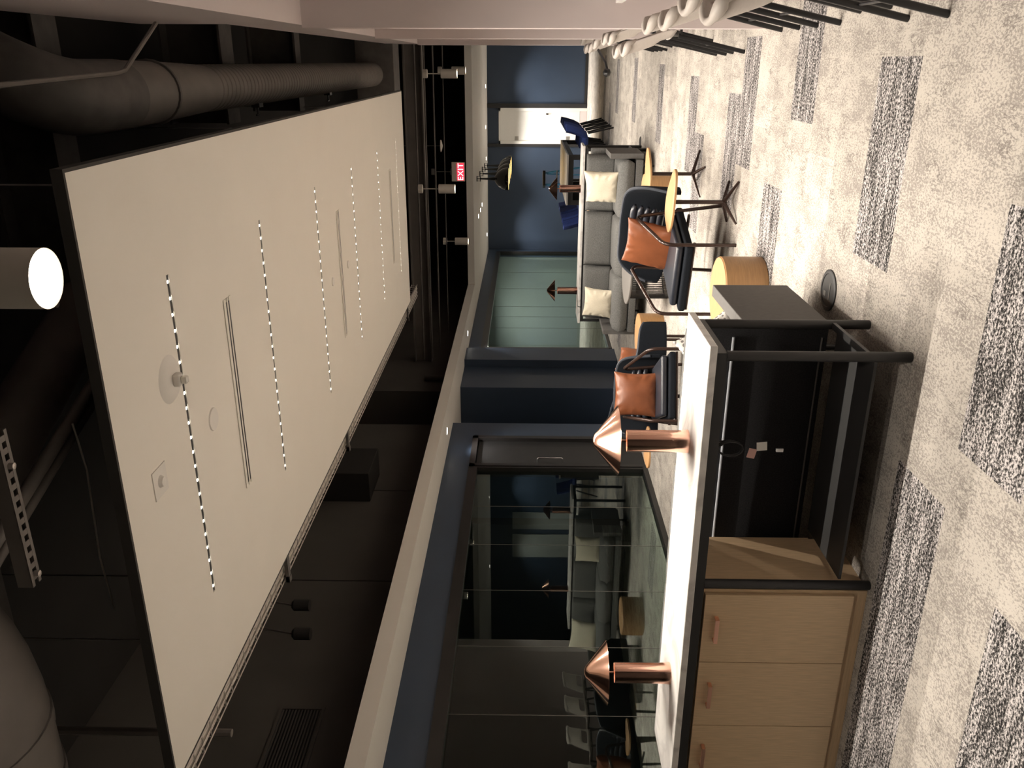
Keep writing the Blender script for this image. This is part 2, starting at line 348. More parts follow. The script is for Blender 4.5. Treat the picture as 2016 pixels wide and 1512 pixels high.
# ------------------------------------------------------------------ right side: bulkhead and white wall piers
bm = bmesh.new(); box(bm, .205, 3.0, -1.5, 5.5, 2.87, 3.83); box(bm, .205, 3.0, 5.5, 11.9, 2.87, 3.3)
struct('ceiling_bulkhead', bm, M_rose)
for i, (ya, yb, x1) in enumerate(((5.62, 5.8, 3.0), (8.3, 8.48, 3.0), (11.5, 11.8, 3.0))):
    struct('wall_right_pier_%d' % (i+1), B(.19, x1, ya, yb, 0, 2.87), M_rose)
struct('wall_right', B(3.0, 3.12, -1.5, 11.8, 0, 4.7), M_rose)
struct('wall_right_far', B(9.5, 9.65, 11.8, 21.3, 0, 4.7), M_blue)
struct('wall_right_return', B(3.12, 9.5, 11.6, 11.8, 0, 4.7), M_rose)
for i, (xa, xb) in enumerate(((3.15, 3.7), (3.88, 4.65))):
    struct('door_%d' % (i+3), B(xa, xb, BY-.03, BY-.001, .02, 1.78), M_greypanel)
# breakfast counter on the right
t = thing('bar_counter', 'pale stone counter ledge along the right wall behind the near chairs', 'counter', (.33, 0, 0))
obj('countertop', B(.0, .7, .6, 5.6, .89, .93, bevel=.003), M_marble, t); obj('counter_front', B(.30, .66, .65, 5.58, 0, .89), M_rose, t)
# ------------------------------------------------------------------ hanging ceiling panel
t = thing('ceiling_panel', 'large white hanging ceiling panel with six rows of small lights', 'ceiling panel', (-1.565, 6.35, 2.9))
X0, X1, Y0, Y1 = -1.25, 1.25, -3.735, 3.735
bm = bmesh.new(); ya = Y0+.012; SW = .013
for y in SLOTY:
    y -= 6.35; box(bm, X0+.012, X1-.012, ya, y-SW, 0, .012); box(bm, X0+.012, -.735, y-SW, y+SW, 0, .012); box(bm, .765, X1-.012, y-SW, y+SW, 0, .012); ya = y+SW
box(bm, X0+.012, X1-.012, ya, Y1-.012, 0, .012); obj('panel', bm, M_panel, t)
obj('panel_edge', box(box(box(box(bmesh.new(), X0, X1, Y0, Y0+.0118, 0, .04), X0, X1, Y1-.0118, Y1, 0, .04), X0, X0+.0118, Y0+.0118, Y1-.0118, 0, .04), X1-.0118, X1, Y0+.0118, Y1-.0118, 0, .04), M_edge, t)
obj('panel_back', B(X0+.02, X1-.02, Y0+.02, Y1-.02, .03, .038), M_edge, t)
bm = bmesh.new()
for x in (-1.1, 1.1):
    for y in (-3, 0, 3): tube(bm, [(x, y, .04), (x, y, 1.8)], .004, 6)
obj('hanger_rods', bm, M_steelw, t)
led = None; slot0 = None
for i, y in enumerate(SLOTY):
    pos = ['nearest the camera', 'second from the near edge', 'third from the near edge', 'third from the far edge', 'second from the far edge', 'nearest the far edge'][i]
    s = thing('linear_light', 'narrow black slot of small bright lamps in the panel, '+pos, 'light', (-1.55, y, 2.898), 0, 'slot lights in the ceiling panel')
    if not slot0:
        slot0 = obj('slot_channel', B(-.7495, .7495, -.0128, .0128, .0055, .013), M_black, s)
        led = obj('lens', lathe(bmesh.new(), [(.0065, -.001), (.0065, 0)], 12), M_led, s); led.location = (-.72, 0, .0055)
        k0 = 1
    else:
        c = slot0.copy(); COL.objects.link(c); c.parent = s; k0 = 0
    for k in range(k0, 22):
        c = led.copy(); COL.objects.link(c); c.parent = s; c.location = (-.72+k*.0686, 0, .0055)
for i, y in enumerate((3.85, 6.36, 8.95)):
    v = thing('linear_diffuser', 'white linear air diffuser with two dark slots, '+['nearest the camera', 'in the middle of the panel', 'farthest along the panel'][i], 'vent', (-1.56, y, 2.898), 0, 'air diffusers in the ceiling panel')
    obj('diffuser_frame', box(box(box(bmesh.new(), -.5, .5, -.05, -.024, -.003, 0), -.5, .5, .024, .05, -.003, 0), -.5, .5, -.008, .008, -.003, 0), M_panel, v)
    obj('diffuser_slot', box(box(bmesh.new(), -.48, .48, -.0238, -.0082, -.0028, 0), -.48, .48, .0082, .0238, -.0028, 0), M_black, v)
t = thing('fire_alarm', 'round white ceiling alarm with a clear strobe beside the first light slot', 'alarm', (-1.2, 3.12, 2.9))
obj('base', lathe(bmesh.new(), [(.001, -.022), (.035, -.022), (.06, -.016), (.085, -.012), (.1, 0)], 40), M_white, t, smooth=True)
obj('housing', B(-.026, .026, -.022, .022, -.05, -.02, bevel=.008), M_white, t, smooth=True)
obj('strobe', B(-.015, .015, -.014, .014, -.075, -.05, bevel=.006), mat('clear_strobe', (.7, .68, .62), .1, .4), t)
tag(obj('speaker_disc', lathe(bmesh.new(), [(.055, 0), (.052, -.006), (.001, -.007)], 32), M_white, smooth=True), 'small flush round cover between the first slot and the first diffuser', 'ceiling cover').location = (-1.54, 3.5, 2.9)
t = thing('sensor_plate', 'square white sensor plate near the panel edge beside the camera', 'sensor', (-1.545, 2.9, 2.9))
obj('plate', B(-.06, .06, -.06, .06, -.004, 0), M_white, t); obj('sensor_eye', lathe(bmesh.new(), [(.001, -.02), (.018, -.018), (.026, -.004)], 20), M_white, t, smooth=True)
for y in (6.04, 6.61):
    tag(obj('sprinkler_cap', lathe(bmesh.new(), [(.001, -.008), (.03, -.007), (.033, 0)], 20), M_white, smooth=True), 'tiny white sprinkler cap %s the middle diffuser of the panel' % ('on the camera side of' if y < 6.3 else 'on the far side of'), 'sprinkler').location = (-1.535, y, 2.9)
# wire basket tray along the left edge of the panel
bm = bmesh.new(); xa, xb, za, zb = -2.83, -2.98, 2.93, 3.0
for x, z in ((xa, zb), (xa, za), (xa-.05, za), (xa-.1, za), (xb, za), (xb, zb)): tube(bm, [(x, 1.0, z), (x, 11.0, z)], .004, 5)
y = 1.05
while y < 11: tube(bm, [(xa, y, zb), (xa, y, za), (xb, y, za), (xb, y, zb)], .004, 5); y += .1
tag(obj('cable_tray', bm, M_steelw), 'wire basket cable tray along the left edge of the hanging panel', 'cable tray')
bm = bmesh.new()
for k in range(6): tube(bm, [(-2.85-.022*k, 1.0, 2.945+.004*(k % 2)), (-2.855-.022*k, 5, 2.947), (-2.85-.022*k, 11, 2.945)], .010, 6)
tag(obj('data_cables', bm, M_fix, smooth=True), 'bundle of pale cables lying in the wire tray', 'cable bundle')
for i, y in enumerate((4.35, 6.2, 9.9)):
    bm = bmesh.new(); box(bm, -3.0, -2.96, y-.02, y+.02, 2.9, 3.02); box(bm, -3.0, -2.8, y-.02, y+.02, 2.905, 2.925); tube(bm, [(-2.98, y, 3.0), (-2.98, y, 4.7)], .005, 6)
    tag(obj('tray_bracket', bm, M_ductd), 'dark hanging bracket under the wire tray, '+['nearest the camera', 'in the middle of its run', 'farthest from the camera'][i], 'bracket', 'brackets of the wire tray')
# ------------------------------------------------------------------ pendants
def pendant(x, y, label, rod=.35, power=14, canopy=True, zb=2.45, ang=75):
    t = thing('cylinder_pendant', label, 'pendant light', (x, y, zb), 0, 'white cylinder pendant lights')
    obj('housing', lathe(bmesh.new(), [(.057, .004), (.0625, 0), (.0625, .225), (.055, .23), (.001, .23)], 40, cap=False), M_fix, t, smooth=True)
    obj('lens', lathe(bmesh.new(), [(.056, .006), (.001, .0061)], 32, cap=False), M_lamp, t)
    obj('stem', tube(bmesh.new(), [(0, 0, .23), (0, 0, .23+rod)], .007, 8), M_fix, t)
    if canopy: obj('canopy', lathe(bmesh.new(), [(.055, .23+rod-.06), (.06, .23+rod-.055), (.06, .23+rod)], 24), M_fix, t, smooth=True)
    spot('pendant_lamp', (x, y, zb-.01), power, 105, .7, WARM, .05)
    return t
pendant(-.418, 1.657, 'large white cylinder pendant light close to the camera at the panel corner', .5, 26)
pendant(-1.66, 11.77, 'white cylinder pendant beyond the far edge of the panel, beside the red exit sign', .28, 95)
pendant(-2.895, 14.26, 'white cylinder pendant farthest left, hanging in front of the soffit', .2, 60)
pendant(-.17, 12.54, 'nearer of the two overlapping white cylinder pendants by the right wall', .25, 90)
pendant(-.147, 14.34, 'farther of the two overlapping white cylinder pendants by the right wall', .22, 60)
for x, y, p in ((.1, .2, 26), (-2.6, .9, 40), (-2.6, -.6, 60), (-.6, -.7, 30)):
    pendant(x, y, 'white cylinder pendant light behind the camera', .5, p)
# downlights in the soffit
for x, y, lb, p in ((-4.27, 9.4, 'recessed soffit downlight above the dark door', 16), (-4.25, 13.3, 'recessed soffit downlight above the start of the far glass wall', 16), (-4.0, 20.55, 'recessed soffit downlight in the far left corner', 50),
                    (-2.93, 16.95, 'small soffit downlight, nearest of three in a row left of the dome pendants', 8), (-2.93, 17.7, 'small soffit downlight, middle of three in a row left of the dome pendants', 8), (-2.93, 18.4, 'small soffit downlight, farthest of three in a row left of the dome pendants', 8),
                    (-2.18, 20.55, 'recessed soffit downlight behind the dome pendants', 60), (-.55, 20.55, 'recessed soffit downlight in front of the right blue panel', 60), (-1.45, 20.4, 'recessed soffit downlight in front of the white door', 75), (2.3, 20.6, 'recessed soffit downlight far right beyond the white piers, nearest the opening', 80), (4.4, 20.4, 'recessed soffit downlight far right in front of the grey cabinet doors', 60)):
    t = thing('downlight', lb, 'downlight', (x, y, 2.42), 0, 'recessed downlights in the soffit')
    obj('trim_ring', lathe(bmesh.new(), [(.046, -.003), (.056, -.001), (.056, 0)], 24, cap=False), M_white, t); obj('lens', lathe(bmesh.new(), [(.046, -.002), (.001, -.0021)], 24, cap=False), M_dl, t)
    spot('downlight_lamp', (x, y, 2.41), p*1.6, 105, .7, (1, .93, .85), .04)
# ------------------------------------------------------------------ exit sign
t = thing('exit_sign', 'white box exit sign with glowing red EXIT letters above the soffit edge', 'sign', (-1.83, 15.1, 2.56))
obj('housing', B(-.165, .165, -.02, .03, -.01, .22, bevel=.004), M_fix, t)
obj('sign_face', B(-.145, .145, -.024, -.0205, 0.005, .125), M_red, t)
fc = bpy.data.curves.new('exit_text', 'FONT'); fc.body = 'EXIT'; fc.size = .135; fc.align_x = 'CENTER'; fc.extrude = .002; fc.space_character = 1.1
to = bpy.data.objects.new('tmp', fc); COL.objects.link(to); bpy.context.view_layer.update()
me = bpy.data.meshes.new_from_object(to.evaluated_get(bpy.context.evaluated_depsgraph_get())); bpy.data.objects.remove(to); me.materials.clear(); me.materials.append(M_redl)
lo = bpy.data.objects.new('letters', me); COL.objects.link(lo); lo.parent = t; lo.rotation_euler = (math.pi/2, 0, 0); lo.location = (0, -.027, .018); lo['label'] = 'red letters EXIT'
bm = tube(bmesh.new(), [(0, 0, .22), (0, 0, .5)], .008, 8); box(bm, -.05, .05, -.04, .04, .215, .24); box(bm, -.05, .05, -.04, .04, .5, .58); obj('stem', bm, M_ductd, t)
# ------------------------------------------------------------------ plenum services
def ribbed(p0, p1, r, rib=.05, n=28):
    p0, p1 = Vector(p0), Vector(p1); L = (p1-p0).length; k = int(L/rib); pts = []; rr = []
    for i in range(k+1):
        for dt, dr in ((0, 0), (.8, 0), (.86, .006), (.95, .006)):
            t = (i+dt)/k
            if t <= 1: pts.append(p0.lerp(p1, t)); rr.append(r+dr)
    return tube(bmesh.new(), pts, rr, n)
t = thing('spiral_duct', 'long grey round spiral duct running above the right side of the room', 'duct', (0, 0, 0))
obj('duct_run', ribbed((-.17, 5.6, 3.56), (-.17, 11.6, 3.49), .14, .08), M_duct, t, smooth=True)
obj('duct_reducer', tube(bmesh.new(), [(-.17, 4.55, 3.6), (-.17, 5.0, 3.59), (-.17, 5.6, 3.56)], [.17, .165, .145], 28), M_duct, t, smooth=True)
obj('duct_elbow', tube(bmesh.new(), rounded([(-.17, 4.56, 3.6), (-.17, 4.0, 3.62), (.05, 4.0, 4.1), (1.2, 4.0, 4.2)], .35, 8), .175, 28), M_ductd, t, smooth=True)
for y in (4.95, 5.35, 7.0, 9.2): obj('duct_band', tube(bmesh.new(), [(-.17, y-.012, 3.6-(y-4.5)*.016), (-.17, y+.012, 3.6-(y-4.5)*.016)], .178 if y < 5.2 else (.158 if y < 6 else .149), 28), M_ductd, t, smooth=True)
for y in (6.6, 9.0):
    bm = bmesh.new(); box(bm, -.33, -.30, y-.05, y+.05, 3.47, 3.53); tube(bm, [(-.33, y, 3.5), (-.38, y, 3.5)], .008, 6); tube(bm, [(-.385, y-.04, 3.5), (-.385, y+.04, 3.5)], .006, 6)
    obj('damper_handle', bm, M_black, t)
def cyl(name, label, cat, pts, r, m, n=24, **k): return tag(obj(name, tube(bmesh.new(), pts, r, n), m, smooth=True), label, cat, **k)
t = thing('large_duct', 'big grey round duct bending upward above the near left of the room', 'duct')
obj('duct_run', tube(bmesh.new(), rounded([(-4.6, 2.35, 3.6), (-1.85, 2.35, 3.6), (-1.75, 2.35, 4.7)], .55, 10), .36, 40), M_duct, t, smooth=True)
for x in (-2.62, -2.35): obj('duct_band', tube(bmesh.new(), [(x-.03, 2.35, 3.6), (x+.03, 2.35, 3.6)], .367, 40), M_duct, t, smooth=True)
cyl('cross_duct', 'dark round duct crossing above the near right corner of the panel', 'duct', [(-.05, 2.3, 3.75), (-1.0, 2.3, 3.75)], .2, M_ductd)
cyl('riser_duct', 'dark pipe rising beside the cross duct over the near pendant', 'duct', rounded([(-1.06, 2.3, 3.55), (-1.15, 2.3, 3.7), (-1.16, 2.3, 4.7)], .1), .1, M_ductd)
def beam(name, label, x0, x1, y, z, w_=.14, h=.2, m=M_ductd):
    bm = bmesh.new(); box(bm, x0, x1, y-w_/2, y+w_/2, z, z+.02); box(bm, x0, x1, y-w_/2, y+w_/2, z+h-.02, z+h); box(bm, x0, x1, y-.012, y+.012, z+.02, z+h-.02)
    return tag(obj(name, bm, m), label, 'beam')
beam('steel_beam', 'dark fireproofed beam crossing nearest above the right of the room', -1.2, 2.5, 5.0, 4.15, .25, .4)
beam('steel_beam', 'dark beam crossing over the middle of the spiral duct', -.5, 2.5, 7.4, 3.95, .3, .5)
beam('steel_beam', 'thin dark beam crossing behind the ribbed part of the spiral duct', -.5, 2.5, 9.3, 3.85, .2, .5)
beam('steel_beam', 'grey beam crossing the far end above the pendants', -4.6, 3, 12.95, 2.98, .22, .28, M_duct)
cyl('lateral_duct', 'thick grey round duct crossing beyond the far edge of the panel', 'duct', [(-.78, 11.5, 3.3), (-2.0, 11.5, 3.3)], .17, M_duct)
tag(obj('fan_box', B(-.75, .35, 11.6, 12.1, 3.2, 3.7, bevel=.01), M_ductd), 'dark rectangular duct box at the end of the spiral duct', 'duct box')
for k, (z, y) in enumerate(((2.93, 12.75), (3.06, 12.7), (2.86, 13.3), (2.78, 14.0))):
    cyl('conduit', ['thin dark conduit under the far grey beam', 'thin conduit along the side of the far grey beam', 'dark conduit beyond the far grey beam', 'thin dark conduit nearest the exit sign'][k], 'conduit', [(-4.5, y, z+.03), (2.9, y, z)], .013 if k < 3 else .009, M_ductd, 8)
cyl('conduit', 'pale bent conduit crossing above the near end of the spiral duct', 'conduit', [(-.091, 2.9, 3.42), (-.088, 3.25, 3.42), (-.058, 4.2, 3.42), (-.045, 4.3, 3.42), (.18, 4.74, 3.42)], .011, M_duct, 8)
cyl('conduit', 'thin pale conduit bending down behind the near pendant', 'conduit', rounded([(-.35, 1.9, 4.0), (-.45, 2.2, 3.35), (-.75, 2.62, 3.0)], .1), .01, M_ductd, 8)
for k in range(2):
    cyl('conduit', ['upper of two diagonal pipes beside the slotted channel', 'lower of two diagonal pipes beside the slotted channel'][k], 'conduit', [(-1.75+.06*k, 1.9, 3.25), (-1.2+.06*k, 3.5, 3.25)], .025 if k else .02, M_duct, 12)
cyl('diagonal_duct', 'grey round duct running diagonally behind the slotted channel', 'duct', [(-1.62, 2.75, 3.6), (-1.1, 3.9, 3.6)], .13, M_duct)
# slotted channel
bm = bmesh.new(); y0, z0 = 2.32, 3.1
box(bm, -1.64, -1.08, y0, y0+.003, z0, z0+.05)
for k in range(13):
    xa = -1.62+k*.042
    box(bm, xa, xa+.02, y0, y0+.05, z0-.0015, z0+.0015)
box(bm, -1.64, -1.08, y0, y0+.014, z0-.002, z0+.002); box(bm, -1.64, -1.08, y0+.036, y0+.05, z0-.002, z0+.002); box(bm, -1.64, -1.08, y0+.047, y0+.05, z0, z0+.05)
t = thing('slotted_channel', 'metal strut channel with a row of oval slots above the near ceiling', 'strut channel')
obj('channel', bm, M_duct, t)
for x in (-1.6, -1.2): obj('bolt', lathe(bmesh.new(), [(.001, -.02), (.011, -.018), (.011, 0)], 8, x, y0+.025), M_steelw, t).location.z = z0
tag(obj('hanger_rod', tube(bmesh.new(), [(-1.2, 2.345, 3.1), (-1.2, 2.345, 4.7)], .006, 8), M_ductd), 'thin threaded rod holding the slotted channel', 'rod')
beam('steel_beam', 'dark flat steel member beside the large near duct', -2.6, -1.5, 2.75, 3.55, .1, .15)
cyl('loose_cable', 'thin loose cable sagging over the near left plenum', 'cable', [(-1.3, 2.9, 3.2), (-1.5, 2.9, 3.18), (-1.9, 2.9, 3.2), (-2.3, 3.1, 3.3)], .004, M_fix, 6)
for k in range(2):
    t = thing('hanging_transformer', ['upper of two dark cylinders hanging on cables by the upper left wall', 'lower of two dark cylinders hanging on cables by the upper left wall'][k], 'hanging box', (-4.35, 5.95-.38*k, 3.42-.1*k))
    obj('body', lathe(bmesh.new(), [(.001, -.14), (.05, -.13), (.05, .0), (.03, .02)], 16), M_plenum, t, smooth=True); obj('cable', tube(bmesh.new(), [(0, 0, .02), (.02, .1, .5), (.1, .3, 1.25+.1*k)], .008, 6), M_ductd, t)
tag(obj('vertical_strut', tube(bmesh.new(), [(-3.1, 3.2, 2.9), (-3.1, 3.2, 4.6)], .02, 8), M_duct), 'grey vertical strut beside the wire tray near the camera', 'strut')
t = thing('wifi_antenna', 'white round disc antenna hanging beyond the far edge of the panel', 'antenna', (-1.27, 13.8, 2.83))
obj('disc', lathe(bmesh.new(), [(.001, -.03), (.02, -.025), (.09, -.005), (.095, .005), (.001, .01)], 28), M_fix, t, smooth=True); obj('stem', tube(bmesh.new(), [(0, 0, .01), (0, 0, 1.85)], .008), M_ductd, t)
# ------------------------------------------------------------------ marble console tables
LAMP = None
def console(yf, xr, xl, label, near):
    t = thing('console_table', label, 'console table', (xr, yf, 0)); L = xl-xr; D = .45
    bevmod(obj('marble_top', B(L, .03, -.01, D, .741, .771), M_marble, t), .003)
    bm = bmesh.new(); box(bm, L+.02, .0, 0, .028, .70, .741); box(bm, L+.02, .0, D-.03, D, .70, .741); box(bm, -.028, .0, .028, D-.03, .70, .741); box(bm, L+.02, L+.05, .028, D-.03, .70, .741)
    obj('top_frame', bm, M_satin, t)
    for x, y in ((-.016, .016), (-.016, D-.016), (-1.04, .016), (L+.036, .016), (L+.036, D-.016)):
        obj('leg', lathe(bmesh.new(), [(.018, 0), (.02, .004), (.02, .70)], 20, x, y), M_satin, t, smooth=True)
    obj('end_rail', B(-.03, -.002, .036, D-.036, .15, .165), M_satin, t)
    obj('lower_shelf', B(-1.02, -.036, .03, D-.01, .118, .13), M_satin, t)
    return t, L, D
def cabinet(t0, x1, x0, n, yf, label, label_oak=None):
    c = thing('oak_cabinet', label, 'cabinet', (x1, yf, 0)); W_ = x1-x0; D = .43
    obj('body', box(box(box(box(bmesh.new(), -.02, 0, .02, D, 0.001, .695), -W_, -W_+.02, .02, D, 0.001, .695), -W_+.02, -.02, D-.02, D, 0.001, .695), -W_+.02, -.02, .02, D-.02, .66, .695), M_oak, c)
    obj('plinth', B(-W_+.02, -.02, .02, .04, .001, .06), M_oakh, c)
    wd = (W_-.03)/n
    for i in range(n):
        d = obj('door', B(-.015-(i+1)*wd+.0015, -.015-i*wd-.0015, .0, .019, .062, .69, bevel=.001), M_oak, c)
        xa = -.015-i*wd-.11; xb = xa-.12
        bm = bmesh.new(); box(bm, xb, xa, -.032, -.024, .628, .644); box(bm, xb, xb+.008, -.025, 0, .628, .644); box(bm, xa-.008, xa, -.025, 0, .628, .644)
        h = obj('handle', bm, M_copperh, d); h['label'] = 'copper bar handle'
    return c
t, L, D = console(3.0, -1.03, -3.28, 'white marble topped console table nearest the camera behind the near sofa', True)
cabinet(t, -2.10, -3.19, 3, 3.0, 'oak cabinet with copper handles under the near marble console')
tag(obj('oak_side_panel', B(-2.098, -2.088, 3.04, 3.42, .131, .695), M_oak), 'oak panel closing the open bay beside the near oak cabinet', 'panel')
t2, L, D = console(10.6, -1.0, -3.23, 'white marble topped console table farther away behind the grey sofa', False)
tag(obj('oak_back_panel', B(-2.02, -1.06, 10.57, 10.59, .13, .695), M_oakh), 'oak back panel of the far marble console behind the sofa cushions', 'panel')
for o in (bpy.data.objects.get('oak_back_panel'),): o.location.y = -0.0
# cable hanging under near console
t = thing('power_adapter', 'coiled black power cable with paper tags hanging under the near console', 'power cable', (-1.57, 3.36, .5))
pts = [(0, 0, .23)]+[(0+.0*k, 0, .23-.02*k) for k in range(1, 6)]
for k in range(26): a = k*.55; pts.append((.03*math.cos(a)*1.2-.02, -.01-.0008*k, .06+.055*math.sin(a)-.0*k))
obj('cable', tube(bmesh.new(), pts, .004, 6), M_black, t, smooth=True)
obj('paper_tag', B(-.045, .0, -.05, -.048, -.05, -.015), M_pink, t).rotation_euler = (0, .2, 0)
obj('paper_tag', B(-.02, .02, -.052, -.05, -.09, -.045), M_paper, t).rotation_euler = (0, -.1, 0)
obj('plug', B(-.03, -.015, -.03, -.02, -.17, -.14), M_alu, t)
# ------------------------------------------------------------------ copper table lamps
def lamp(x, y, label, rot=0):
    t = thing('table_lamp', label, 'table lamp', (x, y, .771), rot, 'copper table lamps')
    sh = [(.0, .404), (.012, .4035), (.028, .397), (.045, .382), (.147, .302)]
    bm = lathe(bmesh.new(), [(.0005, .404)]+sh[1:]+[(.149, .300), (.145, .301), (.043, .378), (.0005, .392)], 64, cap=False)
    obj('lamp_shade', bm, M_copper, t, smooth=True)
    obj('base', lathe(bmesh.new(), [(.051, 0), (.0505, .006), (.0485, .03), (.0475, .06), (.0475, .262), (.045, .264), (.02, .265)], 48), M_copper, t, smooth=True)
    obj('stem', tube(bmesh.new(), [(0, 0, .264), (0, 0, .385)], .006, 10), M_copper, t, smooth=True)
    obj('bulb_holder', lathe(bmesh.new(), [(.02, .33), (.025, .345), (.02, .37)], 20), M_fix, t, smooth=True)
    return t
lamp(-1.51, 3.24, 'copper lamp at the right end of the near marble console')
lamp(-2.70, 3.2, 'copper lamp at the left end of the near marble console')
lamp(-1.52, 10.85, 'copper lamp near the white cushion end of the far marble console')
lamp(-2.87, 10.9, 'copper lamp at the glass wall end of the far marble console')
tag(obj('lamp_cord', tube(bmesh.new(), [(-2.87, 10.84, .776), (-2.95, 10.7, .777), (-3.0, 10.585, .777), (-3.01, 10.578, .72)], .004, 6), M_black), 'thin dark cord hanging over the far console edge by the left lamp', 'cord')
# ------------------------------------------------------------------ soft pieces
def cushion(w_, d_, h_, r=.05, puff=.03, seed=0, n=18):
    bm = bmesh.new(); bmesh.ops.create_grid(bm, x_segments=n, y_segments=n, size=.5)
    top = bm.verts[:]
    for v in top:
        x, y = v.co.x*2, v.co.y*2
        e = (1-abs(x)**8)*(1-abs(y)**8); s = (max(0, 1-x*x)*max(0, 1-y*y))**.35
        nz = noise.noise((x*1.6+seed, y*1.6, seed))*.12*puff*4*e
        v.co = Vector((x*w_/2, y*d_/2, 0))
        edge = max(abs(x), abs(y)); f = math.sqrt(max(0, 1-(max(0, edge-.86)/.14)**2))
        v.co.z = h_/2*(.15+.85*f)+puff*s+nz*.3
    g = bmesh.ops.duplicate(bm, geom=bm.verts[:]+bm.edges[:]+bm.faces[:]); vs = [e for e in g['geom'] if isinstance(e, bmesh.types.BMVert)]
    for v in vs: v.co.z = -v.co.z*(.9)
    bm.edges.ensure_lookup_table(); be = [e for e in bm.edges if e.is_boundary]
    bmesh.ops.bridge_loops(bm, edges=be); return bm
def pillow(w_=.42, t=.14, seed=0, n=26, pinch=.07, wr=1.0):
    bm = bmesh.new(); bmesh.ops.create_grid(bm, x_segments=n, y_segments=n, size=1)
    for v in bm.verts:
        x, y = v.co.x, v.co.y
        k = 1-pinch*((1-x*x)*abs(y)**3); k2 = 1-pinch*((1-y*y)*abs(x)**3)
        h = (max(0, 1-abs(x)**2.6)*max(0, 1-abs(y)**2.6))**.5
        cr = (abs(x)*abs(y))**2; e = max(abs(x), abs(y))
        wrk = wr*.016*math.sin(13*math.atan2(y, x)+3*noise.noise((x*2+seed, y*2, 0)))*1.3*max(0, e-.6)*(1.3-e)*(1+.8*noise.noise((x*3+seed, y*3, 5)))
        v.co = Vector((x*k2*w_/2, y*k*w_/2, t/2*h*(1+.15*noise.noise((x*1.5+seed, y*1.5, 1)))+wrk*(h > .02)+.004))
    g = bmesh.ops.duplicate(bm, geom=bm.verts[:]+bm.edges[:]+bm.faces[:]); vs = [e for e in g['geom'] if isinstance(e, bmesh.types.BMVert)]
    for v in vs: v.co.z = -v.co.z
    bmesh.ops.bridge_loops(bm, edges=[e for e in bm.edges if e.is_boundary]); return bm
def put_pillow(name, label, m, loc, face, tilt=.2, roll=0, w_=.42, t=.13, seed=0, group=None):
    """pillow stands on an edge, its face turned to the heading `face` (radians), leaning back by tilt"""
    o = obj(name, pillow(w_, t, seed, 40, .10, 1.9 if m is M_cream else 1.2), m, smooth='all')
    Rm = Matrix.Rotation(face, 4, 'Z') @ Matrix.Rotation(math.pi/2-tilt, 4, 'X') @ Matrix.Rotation(roll, 4, 'Z')
    o.matrix_world = Matrix.Translation(loc) @ Rm
    sd = o.modifiers.new('sub', 'SUBSURF'); sd.levels = 1; sd.render_levels = 1
    return tag(o, label, 'pillow', group)
def sofa(x0, x1, yb, facing, label, seats):
    """x0<x1, yb: back line, facing -1 looks to the camera, +1 looks away"""
    t = thing('sofa', label, 'sofa', ((x0+x1)/2, yb, 0)); hw = (x1-x0)/2; s = facing
    def Y(a, b): return (min(a*s, b*s), max(a*s, b*s))
    m = M_greyfab
    obj('back_panel', B(-hw-.06, hw+.06, *Y(0, .06), .14, .68, bevel=.015), M_charfab if s > 0 else m, t, smooth=True)
    obj('base', B(-hw, hw, *Y(.06, .80), .14, .22, bevel=.01), m, t, smooth=True)
    n = seats; wd = 2*hw/n
    for i in range(n):
        c = obj('seat_cushion', cushion(wd-.006, .66, .17, puff=.018, seed=i*3+1), m, t, smooth='all'); c.location = (-hw+wd*(i+.5), s*.49, .315)
        c = obj('back_cushion', cushion(wd-.01, .36, .15, puff=.03, seed=i*5+2), m, t, smooth='all'); c.location = (-hw+wd*(i+.5), s*.16, .555); c.rotation_euler = (math.pi/2+.12*s, 0, 0)
    for sx in (-1, 1):
        ya, yb_ = Y(.062, .70); obj('arm_panel', B(min(sx*hw, sx*(hw+.06)), max(sx*hw, sx*(hw+.06)), ya, yb_, .125, .505, bevel=.004), M_greyarm, t)
        for yy in (.12, .68): obj('leg', tube(bmesh.new(), [(sx*(hw-.08), s*yy, 0), (sx*(hw-.08), s*yy, .14)], .013, 10), M_black, t)
    return t
sofa(-3.08, -1.04, 10.53, -1, 'long grey fabric sofa facing the camera in front of the far console', 3)
s1 = sofa(-3.2, -1.13, 3.50, 1, 'low dark backed sofa seen from behind through the near console', 3)
for z, rr_, mm in ((.17, .004, M_greyarm), (.555, .006, M_rail)): obj('piping', tube(bmesh.new(), [(-1.04, -.005, z), (1.04, -.005, z)], rr_, 8), mm, s1)
put_pillow('throw_pillow', 'cream knitted pillow at the right end of the far grey sofa', M_cream, (-1.37, 9.93, .575), -.45, .25, .12, .42, .16, 3)
put_pillow('throw_pillow', 'cream knitted pillow at the left end of the far grey sofa', M_cream, (-2.78, 9.98, .56), -.1, .2, -.05, .38, .15, 8)
put_pillow('throw_pillow', 'white pillow with grey dots standing on its corner behind the marble top corner', M_dots, (-1.37, 4.02, .49), .15, -.1, .58, .34, .11, 5)
